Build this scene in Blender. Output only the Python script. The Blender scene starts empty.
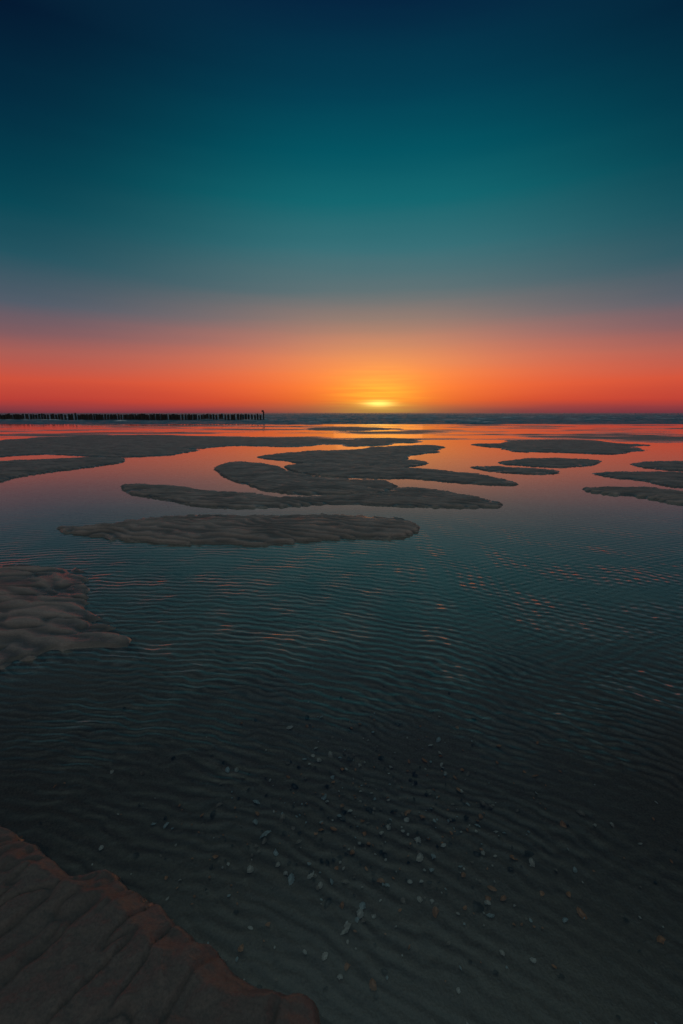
import bpy, math, numpy as np
from mathutils import Vector
rng = np.random.default_rng(7)
S = bpy.context.scene
S.view_settings.view_transform = 'Standard'
S.view_settings.look = 'None'
S.view_settings.exposure = 0

CAM_H = 1.2
def G(px, py):
    q = py - 413.0
    return (CAM_H*1.0234*(px-341.5)/q, CAM_H*(476.5/q-0.2177))

# ------------------------------------------------------------ noise
_perm = rng.permutation(256); _perm = np.concatenate([_perm, _perm, _perm])
_ga = rng.random(256)*2*np.pi; _gx = np.cos(_ga); _gy = np.sin(_ga)
def perlin(x, y):
    xi = np.floor(x).astype(np.int64); yi = np.floor(y).astype(np.int64)
    xf = x-xi; yf = y-yi
    u = xf*xf*xf*(xf*(xf*6-15)+10); v = yf*yf*yf*(yf*(yf*6-15)+10)
    def g(ix, iy, fx, fy):
        h = _perm[_perm[ix & 255]+(iy & 255)] & 255
        return _gx[h]*fx+_gy[h]*fy
    a = g(xi, yi, xf, yf); b = g(xi+1, yi, xf-1, yf)
    c = g(xi, yi+1, xf, yf-1); d = g(xi+1, yi+1, xf-1, yf-1)
    return ((a+(b-a)*u)+((c+(d-c)*u)-(a+(b-a)*u))*v)*1.5
def fbm(x, y, o=3):
    s = 0; a = 1
    for i in range(o):
        s = s+a*perlin(x+17.3*i, y-9.1*i); x = x*2.03; y = y*2.03; a *= .5
    return s
def ss(a, b, x):
    t = np.clip((x-a)/(b-a), 0, 1); return t*t*(3-2*t)

# ------------------------------------------------------------ sandbars (plan outlines)
BARS_PX = [
 ([(55,528),(85,525),(130,521),(190,517),(260,516),(330,516),(385,518),(410,524),(413,531),(380,538),(330,541),(260,545),(190,547),(130,544),(90,537)], .05,.35,.05),
 ([(118,487),(140,485),(175,487),(215,491),(265,495),(320,497),(360,494),(400,488),(450,491),(500,502),(490,508),(400,507),(340,505),(290,507),(220,509),(180,505),(140,498)], .05,.5,.08),
 ([(213,467),(240,462),(275,465),(310,474),(350,479),(385,482),(398,487),(370,494),(320,495),(260,490),(230,482)], .055,.6,.1),
 ([(290,467),(330,463),(390,467),(450,471),(490,477),(515,484),(480,485),(430,480),(380,479),(320,475)], .05,.6,.1),
 ([(250,457),(300,452),(360,449),(400,446),(440,446),(446,452),(405,458),(432,463),(400,469),(350,466),(300,462)], .05,.9,.15),
 ([(480,444),(530,440),(600,441),(640,447),(620,454),(560,453),(510,451)], .05,.9,.15),
 ([(490,463),(540,458),(605,461),(590,467),(530,467)], .04,.7,.15),
 ([(465,467),(520,468),(562,471),(550,475),(490,473)], .04,.7,.12),
 ([(590,474),(640,472),(700,474),(780,482),(760,492),(683,488),(640,482)], .04,.6,.12),
 ([(583,490),(620,487),(683,491),(780,500),(790,525),(690,506),(640,498)], .05,.5,.08),
 ([(630,464),(683,462),(740,468),(720,473),(660,470)], .04,.7,.12),
 ([(-90,492),(-40,474),(0,463),(60,459),(120,458),(132,462),(90,468),(30,475),(0,482),(-50,494)], .05,.6,.1),
 ([(-120,455),(0,441),(60,437),(150,435),(230,437),(300,438),(350,441),(300,447),(235,446),(190,452),(130,458),(60,455),(0,457),(-100,470)], .05,1.2,.2),
 ([(330,441),(390,438),(420,441),(380,446),(335,446)], .04,.8,.2),
 ([(300,429),(350,427),(400,429),(350,431)], .045,1.2,.3),
 ([(-200,560),(-80,563),(0,566),(45,565),(85,570),(95,590),(108,620),(143,650),(100,654),(60,652),(20,662),(-80,690),(-200,730)], .036,.7,.06),
 ([(-400,790),(-60,810),(0,832),(45,846),(75,872),(125,886),(160,912),(200,940),(240,972),(290,998),(330,1030),(380,1150),(300,1500),(-700,1500)], .065,.075,.015),
]
def smooth_poly(p, n=6):
    p = np.array(p); N = len(p); out = []
    for i in range(N):
        a, b, c, d = p[i-1], p[i], p[(i+1) % N], p[(i+2) % N]
        for k in range(n):
            t = k/n
            out.append(.5*((2*b)+(-a+c)*t+(2*a-5*b+4*c-d)*t*t+(-a+3*b-3*c+d)*t**3))
    return np.array(out)
BARS = []
for pts, H, wi, wo in BARS_PX:
    BARS.append((smooth_poly([G(*p) for p in pts], 5), H, wi, wo))

def sdf(P, x, y):
    d2 = np.full(x.shape, 1e9); ins = np.zeros(x.shape, bool)
    N = len(P)
    for i in range(N):
        ax, ay = P[i]; bx, by = P[(i+1) % N]
        ex, ey = bx-ax, by-ay; L = ex*ex+ey*ey+1e-12
        t = np.clip(((x-ax)*ex+(y-ay)*ey)/L, 0, 1)
        d2 = np.minimum(d2, (x-ax-t*ex)**2+(y-ay-t*ey)**2)
        if ay != by:
            c = ((ay > y) != (by > y)) & (x < (bx-ax)*(y-ay)/(by-ay)+ax)
            ins ^= c
    d = np.sqrt(d2)
    return np.where(ins, d, -d)

def height(x, y, crest=False):
    x = np.asarray(x, float); y = np.asarray(y, float)
    near = (1-ss(5, 9, y))*(.35+.65*ss(.75, 1.7, y+.5*fbm(x/.6, y/.6, 2)))
    far = ss(11, 24, y)
    base = -.042+.012*fbm(x/1.1, y/1.1, 3)*(1-far)
    base = base+far*(.037+.055*fbm(x/10+3+.3*perlin(x/3,y/3), y/3.4, 3)+.012*fbm(x/3, y/.8, 2))
    wx = x+.12*fbm(x/.9, y/.9, 2); wy = y+.07*fbm(x/.7+9, y/.7, 2)+.026*fbm(x/.14, y/.10, 2)
    r = np.hypot(wx+1.4, wy+1.6)
    rip = np.abs(np.sin(np.pi/.0070*np.log(.0145+.0070*r)))
    rip = (1-rip)*1.3-.5
    amp = np.clip(.6+1.0*perlin(x/.35, y/.35+4), .1, 1.3)
    base = base+.0060*rip*near*amp
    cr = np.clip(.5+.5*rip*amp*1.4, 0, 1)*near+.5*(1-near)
    z = base
    tr_ = np.abs(np.sin(np.pi*(wy*.9+wx*.25+.1*fbm(x/.5, y/.5, 2))/.12))
    top_r = (1-tr_)*2-1
    lump = fbm(x/.5, y/.35, 3)
    nb = len(BARS)
    for k, (P, H, wi, wo) in enumerate(BARS):
        m = 1.2
        sel = (x > P[:,0].min()-m) & (x < P[:,0].max()+m) & (y > P[:,1].min()-m) & (y < P[:,1].max()+m)
        if not sel.any(): continue
        xs, ys = x[sel], y[sel]
        A = .017*np.clip(ys, 1, 20)
        sc = .25*np.clip(ys, 1, 12)**.8
        px_ = xs+A*fbm(xs/sc, ys/sc+5, 4)*1.8; py_ = ys+A*fbm(xs/sc+31, ys/sc, 4)
        d = sdf(P, px_, py_)+.012*top_r[sel]*np.clip(ys, 1, 8)**.5
        s1 = ss(-wo, wo*1.2, d); s2 = ss(0, wi, d)
        top = H*(.45*s1+.55*s2)
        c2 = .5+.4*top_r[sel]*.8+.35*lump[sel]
        if k == nb-1:
            u = xs*.55+ys*.83; v_ = -xs*.83+ys*.55
            wv = u+.09*fbm(xs/.18, ys/.18, 2)
            fine = (1-np.abs(np.sin(np.pi*(wv)/.055)))
            rid = 1-np.abs(fbm(u/.34+.35*fbm(xs/.2, ys/.2, 2), v_/.12+3, 3))
            fa = np.clip(.2+1.2*perlin(xs/.22, ys/.22), 0, 1.)
            rr_ = ss(.78, 1.0, rid)
            t = top+s1*(.0045*(fine-.5)*fa+.010*lump[sel]-.008*rr_+.006*fbm(xs/.09, ys/.07, 3)+.0012*fbm(xs/.02, ys/.02, 2))
            c2 = .68+.25*(fine-.5)*fa-.3*rr_
        elif k == nb-2:
            rd = ss(.82, 1.0, 1-np.abs(fbm(xs/.5, ys/.3+3, 2)))
            t = top+s1*(.012*lump[sel]+.0045*top_r[sel]-.009*rd)
            c2 = c2-.3*rd
        else:
            t = top+(.006*top_r[sel]+.011*lump[sel])*s1
        zz = z[sel]
        z[sel] = np.maximum(zz, zz*(1-s1)+t*s1)
        cr[sel] = cr[sel]*(1-s1)+np.clip(c2, 0, 1)*s1
    z = z-ss(47, 60, y)*1.2-ss(80, 400, y)*4
    return (z, cr) if crest else z

def fan(name, Ys, us, off, zf, attr=None):
    U, Y = np.meshgrid(us, Ys); X = U*(Y+off)
    Z = zf(X, Y)
    A_ = None
    if isinstance(Z, tuple): Z, A_ = Z
    ny, nx = X.shape
    co = np.stack([X, Y, Z], -1).reshape(-1, 3).astype(np.float32)
    idx = np.arange(nx*ny).reshape(ny, nx)
    q = np.stack([idx[:-1,:-1], idx[:-1,1:], idx[1:,1:], idx[1:,:-1]], -1).reshape(-1, 4).astype(np.int32)
    me = bpy.data.meshes.new(name)
    me.vertices.add(len(co)); me.vertices.foreach_set("co", co.ravel())
    me.loops.add(q.size); me.loops.foreach_set("vertex_index", q.ravel())
    me.polygons.add(len(q)); me.polygons.foreach_set("loop_start", np.arange(0, q.size, 4, dtype=np.int32))
    me.polygons.foreach_set("use_smooth", np.ones(len(q), bool))
    me.update(calc_edges=True); me.validate()
    if A_ is not None:
        at = me.attributes.new("crest", 'FLOAT', 'POINT'); at.data.foreach_set("value", A_.reshape(-1).astype(np.float32))
    ob = bpy.data.objects.new(name, me); S.collection.objects.link(ob)
    return ob

outer = np.geomspace(.87, 8, 24)
us = np.concatenate([-outer[::-1], np.linspace(-.85, .85, 700), outer])
Ys = np.concatenate([np.linspace(-1, .38, 24), np.geomspace(1, 62, 1050)-.6, np.geomspace(64, 7000, 30)])

# ------------------------------------------------------------ node helpers
def mat(name):
    m = bpy.data.materials.new(name); m.use_nodes = True
    nt = m.node_tree; nt.nodes.clear()
    return m, nt
class N:
    def __init__(s, nt): s.nt = nt
    def n(s, t, **k):
        nd = s.nt.nodes.new(t)
        for a, b in k.items(): setattr(nd, a, b)
        return nd
    def set(s, sock, v):
        if isinstance(v, bpy.types.NodeSocket): s.nt.links.new(v, sock)
        else: sock.default_value = v
    def m(s, op, a, b=0.0, c=0.0, clamp=False):
        nd = s.n('ShaderNodeMath', operation=op); nd.use_clamp = clamp
        s.set(nd.inputs[0], a); s.set(nd.inputs[1], b)
        if len(nd.inputs) > 2: s.set(nd.inputs[2], c)
        return nd.outputs[0]
    def mr(s, v, a, b, c=0., d=1., smooth=False):
        nd = s.n('ShaderNodeMapRange'); nd.interpolation_type = 'SMOOTHSTEP' if smooth else 'LINEAR'
        s.set(nd.inputs[0], v)
        for i, k in enumerate((a, b, c, d)): s.set(nd.inputs[i+1], k)
        return nd.outputs[0]
    def mix(s, f, a, b, bt='MIX'):
        nd = s.n('ShaderNodeMix', data_type='RGBA', blend_type=bt)
        s.set(nd.inputs[0], f); s.set(nd.inputs[6], a); s.set(nd.inputs[7], b)
        return nd.outputs[2]
    def noise(s, vec, scale, detail=2., rough=.5, dist=0.):
        nd = s.n('ShaderNodeTexNoise'); s.set(nd.inputs['Vector'], vec)
        nd.inputs['Scale'].default_value = scale; nd.inputs['Detail'].default_value = detail
        nd.inputs['Roughness'].default_value = rough; nd.inputs['Distortion'].default_value = dist
        return nd.outputs[0]
    def xyz(s, x, y, z=0.):
        nd = s.n('ShaderNodeCombineXYZ'); s.set(nd.inputs[0], x); s.set(nd.inputs[1], y); s.set(nd.inputs[2], z)
        return nd.outputs[0]
    def sep(s, v):
        nd = s.n('ShaderNodeSeparateXYZ'); s.set(nd.inputs[0], v); return nd.outputs
    def bump(s, h, dist, strength=1., normal=None):
        nd = s.n('ShaderNodeBump'); s.set(nd.inputs['Height'], h)
        nd.inputs['Distance'].default_value = dist; s.set(nd.inputs['Strength'], strength)
        if normal is not None: s.set(nd.inputs['Normal'], normal)
        return nd.outputs[0]

# ------------------------------------------------------------ sand
m_sand, nt = mat("wet_sand"); k = N(nt)
pos = k.n('ShaderNodeNewGeometry').outputs['Position']; sp = k.sep(pos)
cat = k.n('ShaderNodeAttribute'); cat.attribute_name = "crest"; crest = cat.outputs['Fac']
n1 = k.noise(pos, 2.2, 4, .6); n2 = k.noise(pos, 160, 2, .7); n3 = k.noise(pos, 24, 3, .6)
dry = k.mr(sp[2], -.004, .03, 0, 1, True)
far_brighten = k.mr(k.m('ADD', sp[1], k.m('MULTIPLY', n1, 1.2)), 1.5, 3.2, 0, 1, True)  # light falloff painted into the sand colour: darker near camera, brighter farther out
wetc = k.mix(far_brighten, (.27,.20,.145,1), (.66,.61,.54,1))
dryc = k.mix(far_brighten, (.16,.13,.11,1), (.49,.375,.32,1))
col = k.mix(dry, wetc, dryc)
col = k.mix(k.mr(n1, .35, .75, 0, .45), col, (.12,.095,.08,1))
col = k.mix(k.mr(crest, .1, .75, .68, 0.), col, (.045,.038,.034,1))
col = k.mix(k.mr(n2, .35, .7, 0, .55), col, (.05,.042,.038,1))
# saturated margin just above the waterline: darker and shinier
marg = k.m('MULTIPLY', k.mr(sp[2], -.002, .003, 0, 1), k.mr(k.m('ADD', sp[2], k.m('MULTIPLY', n3, .01)), .014, .032, 1, 0, True))
col = k.mix(k.m('MULTIPLY', marg, k.mr(far_brighten, 0, 1, .2, .6)), col, (.06,.048,.042,1))
ro = k.mr(k.m('ADD', dry, k.m('SUBTRACT', n1, .5)), 0, 1, .26, .5)
ro = k.m('MULTIPLY', ro, k.mr(marg, 0, 1, 1., .5))
bn = k.bump(k.m('ADD', k.m('MULTIPLY', n2, .25), n3), .006, .8)
p = k.n('ShaderNodeBsdfPrincipled')
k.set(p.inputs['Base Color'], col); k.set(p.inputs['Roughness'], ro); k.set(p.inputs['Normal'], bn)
o = k.n('ShaderNodeOutputMaterial'); nt.links.new(p.outputs[0], o.inputs[0])
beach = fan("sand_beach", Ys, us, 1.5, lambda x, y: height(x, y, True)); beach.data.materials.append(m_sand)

# ------------------------------------------------------------ tidal pool water
m_w, nt = mat("tidal_water"); k = N(nt)
pos = k.n('ShaderNodeNewGeometry').outputs['Position']; sp = k.sep(pos)
X, Y = sp[0], sp[1]
w1 = k.m('SUBTRACT', k.noise(pos, 1.1, 1), .5)
w2 = k.m('MULTIPLY', k.m('SUBTRACT', k.noise(pos, 6.5, 2), .5), .10)
Xw = k.m('ADD', X, k.m('MULTIPLY', w1, .22)); Yw = k.m('ADD', k.m('ADD', Y, k.m('MULTIPLY', w1, .17)), w2)
r = k.m('SQRT', k.m('ADD', k.m('POWER', k.m('ADD', Xw, 1.5), 2.), k.m('POWER', k.m('ADD', Yw, 2.2), 2.)))
def chirp(d, a, b):
    arg = k.m('MAXIMUM', k.m('ADD', k.m('MULTIPLY', d, b), a), .012)
    return k.m('SINE', k.m('MULTIPLY', k.m('LOGARITHM', arg, math.e), 2*math.pi/b))
s1 = chirp(r, .004, .0117)
s2 = chirp(k.m('ADD', k.m('MULTIPLY', Xw, .5), k.m('MULTIPLY', Yw, .86)), .038, .009)
s3 = chirp(k.m('ADD', k.m('MULTIPLY', Xw, -.42), k.m('MULTIPLY', Yw, .9)), .046, .009)
right = k.mr(k.m('SUBTRACT', X, k.m('MULTIPLY', Y, .12)), -.6, 1.0, 0, 1, True)
am = k.mr(k.noise(k.xyz(X, Y, 3.), 3.1, 2), .35, .65, .3, 1.)
h = k.m('ADD', k.m('MULTIPLY', s1, k.mr(right, 0, 1, 1., .45)), k.m('MULTIPLY', k.m('ADD', s2, s3), k.m('MULTIPLY', right, .5)))
h = k.m('MULTIPLY', h, am)
calm = k.mr(Y, 1.9, 6.0, 1, .04, True)
h = k.m('MULTIPLY', h, k.m('MULTIPLY', calm, k.mr(Y, .7, 2.0, .3, 1., True)))
h = k.m('ADD', h, k.m('MULTIPLY', k.m('MULTIPLY', k.noise(pos, 26, 2), calm), .5))
bn = k.bump(h, .0014, 1.)
fr = k.n('ShaderNodeFresnel'); fr.inputs['IOR'].default_value = 1.72; k.set(fr.inputs['Normal'], bn)
gl = k.n('ShaderNodeBsdfGlossy'); gl.inputs['Roughness'].default_value = .06; k.set(gl.inputs['Normal'], bn)
gl.inputs['Color'].default_value = (.95,.98,1,1)
tr = k.n('ShaderNodeBsdfTransparent'); tr.inputs['Color'].default_value = (.95,.985,.975,1)
mx = k.n('ShaderNodeMixShader'); nt.links.new(fr.outputs[0], mx.inputs[0]); nt.links.new(tr.outputs[0], mx.inputs[1]); nt.links.new(gl.outputs[0], mx.inputs[2])
o = k.n('ShaderNodeOutputMaterial'); nt.links.new(mx.outputs[0], o.inputs[0])
pool = fan("tidal_pool_water", np.concatenate([np.linspace(-1, 4, 12), np.geomspace(4.5, 50, 20)]), np.linspace(-8, 8, 33), 1.5, lambda x, y: x*0)
pool.data.materials.append(m_w)

# ------------------------------------------------------------ sea
def seaz(x, y):
    a = ss(50, 54, y)*(1-ss(300, 900, y))
    yy = y+2.5*fbm(x/14, y/20, 3)
    br = np.maximum(0, np.sin(2*np.pi*yy/8.5))**4
    return a*(.10*fbm(x/2.6, y/1.1, 3)+.17*br*ss(-.15, .4, fbm(x/12+5, y/9, 2)))
sea_us = np.concatenate([-outer[::-1], np.linspace(-.85, .85, 420), outer])
sea = fan("sea", np.concatenate([np.geomspace(50, 400, 560), np.geomspace(410, 7000, 60)]), sea_us, 1.5, seaz)
m_s, nt = mat("sea_water"); k = N(nt)
pos = k.n('ShaderNodeNewGeometry').outputs['Position']; sp = k.sep(pos)
v = k.xyz(k.m('MULTIPLY', sp[0], .35), sp[1])
h = k.noise(v, 1.1, 5, .6)
bn = k.bump(h, .9, 1.)
p = k.n('ShaderNodeBsdfPrincipled')
foam = k.m('MULTIPLY', k.mr(sp[2], .11, .18, 0, 1), k.mr(k.noise(v, 3, 4, .7), .38, .55))
k.set(p.inputs['Base Color'], k.mix(foam, (.05,.14,.21,1), (.85,.87,.9,1)))
k.set(p.inputs['Roughness'], k.mr(foam, 0, 1, .3, .8)); k.set(p.inputs['Normal'], bn)
o = k.n('ShaderNodeOutputMaterial'); nt.links.new(p.outputs[0], o.inputs[0])
sea.data.materials.append(m_s)

# ------------------------------------------------------------ groyne
def add_mesh(name, V, F, m, smooth=False):
    me = bpy.data.meshes.new(name); me.from_pydata(V, [], F); me.update()
    if smooth:
        for q in me.polygons: q.use_smooth = True
    me.materials.append(m)
    ob = bpy.data.objects.new(name, me); S.collection.objects.link(ob); return ob
V = []; F = []
def post(x, y, z0, z1, r, sides=9):
    b = len(V); lx, ly = rng.normal(0, .02, 2)
    rings = [(z0, r*1.05), (z1-.05, r*.95), (z1, r*.75)]
    for zi, ri in rings:
        for j in range(sides):
            a = 2*math.pi*j/sides; rr = ri*(1+.06*rng.normal())
            V.append((x+lx*(zi-z0)+rr*math.cos(a), y+ly*(zi-z0)+rr*math.sin(a), zi))
    for q in range(2):
        for j in range(sides):
            F.append((b+q*sides+j, b+q*sides+(j+1) % sides, b+(q+1)*sides+(j+1) % sides, b+(q+1)*sides+j))
    F.append(tuple(b+2*sides+j for j in range(sides)))
x = -13.6
while x > -105:
    y0 = 78+(-13.6-x)*.03
    post(x+rng.normal(0, .04), y0+rng.normal(0, .05), -1.6, .98+rng.normal(0, .06), .15+.02*rng.random())
    if rng.random() < .9:
        post(x-.22, y0+1.1, -1.6, .95+rng.normal(0, .07), .14)
    x -= .46+.06*rng.normal()
post(-13.2, 78.3, -1.6, 1.4, .12); post(-13.25, 78.3, 1.35, 1.65, .2)
m_g, nt = mat("weathered_wood"); k = N(nt)
pos = k.n('ShaderNodeNewGeometry').outputs['Position']
p = k.n('ShaderNodeBsdfPrincipled'); k.set(p.inputs['Base Color'], k.mix(k.noise(pos, 4, 4), (.02,.017,.015,1), (.06,.05,.045,1)))
p.inputs['Roughness'].default_value = .8
o = k.n('ShaderNodeOutputMaterial'); nt.links.new(p.outputs[0], o.inputs[0])
add_mesh("wooden_groyne", V, F, m_g)

# ------------------------------------------------------------ shells
V = []; F = []; C = []
def shell(x, y, z, s, col, kind):
    b = len(V); rot = rng.random()*2*math.pi; tx, ty = rng.normal(0, .25, 2)
    nr, na = 5, 13; elong = .7+.5*rng.random(); flip = 1 if rng.random() < .7 else -.5
    spread = (1.25 if kind else .7)*(.8+.3*rng.random()); cut = rng.random()*.4 if kind == 0 else 0
    for i in range(nr):
        t = i/(nr-1)
        for j in range(na):
            a = (j/(na-1)-.5)*2*spread
            rib = 1+.05*math.cos(j*math.pi)*t
            rr = t*s*rib*(1-.18*(a/spread)**2)*(1-cut*(j/(na-1)))
            lx = rr*math.sin(a)*elong; ly = rr*math.cos(a)-s*.5
            lz = flip*s*.32*math.sin(math.pi*min(1, .12+t*.88))*(1-.5*(a/spread)**2)
            gx = lx*math.cos(rot)-ly*math.sin(rot); gy = lx*math.sin(rot)+ly*math.cos(rot)
            V.append((x+gx, y+gy, z+.005+lz+tx*gx+ty*gy)); C.append(tuple(c*(.75+.25*math.cos(t*14)) for c in col)+(1,))
    for i in range(nr-1):
        for j in range(na-1):
            F.append((b+i*na+j, b+i*na+j+1, b+(i+1)*na+j+1, b+(i+1)*na+j))
pal = [(.85,.8,.74),(.6,.74,.8),(.85,.36,.15),(.45,.36,.3),(.9,.88,.84),(.04,.03,.03),(.07,.055,.05),(.7,.3,.13)]
spots = [(345,930,.024,0),(265,836,.026,1),(418,842,.022,4),(434,858,.02,1),(515,860,.025,2),(382,846,.02,3),(311,876,.02,6),(436,914,.02,7),(360,915,.018,4),(324,798,.018,1),(340,860,.02,5),(533,864,.016,0),(407,821,.018,4),(628,920,.016,6),(100,850,.014,4),(275,855,.022,1),(480,910,.02,6),(582,815,.016,3)]
L = []
for px_, py_, s, c in spots:
    a, b_ = G(px_, py_-12); L.append((a, b_, s, c))
for i in range(700):
    a = rng.normal(.08, .36); b_ = 1.15+rng.normal(0, .26)
    if b_ < .68: continue
    L.append((a, b_, .005+.013*rng.random()**2.2, int(rng.integers(0, 8))))
Zs = height(np.array([l[0] for l in L]), np.array([l[1] for l in L]))
for l, zz in zip(L, Zs):
    if zz < -.005: shell(l[0], l[1], float(zz), l[2], pal[l[3]], rng.random() < .6)
m_sh, nt = mat("shell"); k = N(nt)
at = k.n('ShaderNodeAttribute'); at.attribute_name = "Col"
p = k.n('ShaderNodeBsdfPrincipled'); nt.links.new(at.outputs['Color'], p.inputs['Base Color']); p.inputs['Roughness'].default_value = .35
o = k.n('ShaderNodeOutputMaterial'); nt.links.new(p.outputs[0], o.inputs[0])
sh = add_mesh("seashells", V, F, m_sh, True)
ca = sh.data.color_attributes.new("Col", 'FLOAT_COLOR', 'POINT'); ca.data.foreach_set("color", np.array(C, np.float32).ravel())

# ------------------------------------------------------------ sky
SUN_AZ, SUN_EL = math.radians(4.5), math.radians(1.3)
w = bpy.data.worlds.new("World"); S.world = w; w.use_nodes = True
nt = w.node_tree; nt.nodes.clear(); k = N(nt)
d = k.sep(k.n('ShaderNodeTexCoord').outputs['Generated'])
el = k.m('MULTIPLY', k.m('ARCSINE', d[2]), 180/math.pi)
az = k.m('SUBTRACT', k.m('MULTIPLY', k.m('ARCTAN2', d[0], d[1]), 180/math.pi), 4.5)
aaz = k.m('ABSOLUTE', az)
def lin(h):
    c = [int(h[i:i+2], 16)/255 for i in (0, 2, 4)]
    return tuple((v/12.92 if v <= .04045 else ((v+.055)/1.055)**2.4) for v in c)+(1,)
def ramp(stops, fac):
    nd = k.n('ShaderNodeValToRGB'); cr = nd.color_ramp
    while len(cr.elements) < len(stops): cr.elements.new(1)
    for e, (p_, h_) in zip(cr.elements, stops): e.position = p_; e.color = lin(h_)
    k.set(nd.inputs[0], fac); return nd.outputs[0]
wob = k.m('MULTIPLY', k.m('SUBTRACT', k.noise(k.xyz(k.m('MULTIPLY', az, .035), k.m('MULTIPLY', el, .5)), 1., 3), .5), 1.1)
elw = k.m('ADD', el, wob)
t = k.m('DIVIDE', elw, 60.)
A = [(0,'7a3a44'),(.6,'a5433e'),(1.5,'dd5030'),(3,'f06338'),(4.5,'ee7148'),(6.2,'dc785a'),(8.4,'b8786a'),(10.6,'8c7672'),(13.7,'5c7075'),(17.7,'366f77'),(22,'10666f'),(26,'005462'),(30,'004054'),(36,'032440'),(43,'12364a'),(60,'60767a')]
B = [(0,'6a343f'),(.6,'943b3f'),(1.4,'b83f37'),(3.2,'cf513c'),(6,'ab5e56'),(8,'7c5c62'),(10.5,'525c69'),(14.5,'225360'),(18.7,'054755'),(22,'013a4b'),(25.8,'012b40'),(31.8,'02162f'),(40,'0c2c40'),(60,'5a6e70')]
ca_ = ramp([(a/60, b) for a, b in A], t); cb_ = ramp([(a/60, b) for a, b in B], t)
base = k.mix(k.mr(aaz, 4, 40, 0, 1, True), ca_, cb_)
base = k.mix(k.mr(aaz, 50, 130, 0, .9, True), base, (.17,.185,.19,1))
def gauss(sa, se, e0):
    e_ = k.m('DIVIDE', k.m('SUBTRACT', el, e0), se); a_ = k.m('DIVIDE', az, sa)
    return k.m('EXPONENT', k.m('MULTIPLY', k.m('ADD', k.m('MULTIPLY', e_, e_), k.m('MULTIPLY', a_, a_)), -1.))
streak = k.mr(k.noise(k.xyz(k.m('MULTIPLY', az, .12), k.m('MULTIPLY', el, 3.2)), 1., 3), .35, .65, .55, 1.1)
def addc(base, g, c):
    return k.mix(1., base, k.mix(g, (0,0,0,1), c), 'ADD')
base = addc(base, gauss(12, 5.5, 3.5), (.17,.13,.0,1))
base = addc(base, k.m('MULTIPLY', gauss(4.8, 2.5, 2.0), streak), (.25,.25,.01,1))
base = addc(base, k.m('MULTIPLY', gauss(1.7, .36, 1.1), streak), (.8,.8,.2,1))
skyt = k.n('ShaderNodeTexSky', sky_type='NISHITA'); skyt.sun_disc = False
skyt.sun_elevation = SUN_EL; skyt.sun_rotation = SUN_AZ
base = k.mix(.001, base, skyt.outputs[0], 'ADD')
bg = k.n('ShaderNodeBackground'); k.set(bg.inputs[0], base); bg.inputs[1].default_value = 1.
o = k.n('ShaderNodeOutputWorld'); nt.links.new(bg.outputs[0], o.inputs[0])
w.cycles.sampling_method = 'MANUAL'; w.cycles.sample_map_resolution = 512

# low sun already diffused by the haze bank on the horizon: weak and broad
LE = math.radians(2.2)
sl = bpy.data.lights.new("sun", 'SUN'); sl.energy = .006; sl.angle = math.radians(11); sl.color = (1,.34,.10)
so = bpy.data.objects.new("sun", sl); S.collection.objects.link(so)
sd = Vector((math.sin(SUN_AZ)*math.cos(LE), math.cos(SUN_AZ)*math.cos(LE), math.sin(LE)))
so.rotation_euler = sd.to_track_quat('Z', 'Y').to_euler(); so.location = sd*50

c = bpy.data.cameras.new("camera"); co = bpy.data.objects.new("camera", c); S.collection.objects.link(co)
c.sensor_fit = 'VERTICAL'; c.sensor_height = 36; c.lens = 16; c.clip_end = 20000; c.clip_start = .02
co.location = (0, 0, CAM_H); co.rotation_euler = (math.radians(90-12.28), 0, 0)
S.camera = co
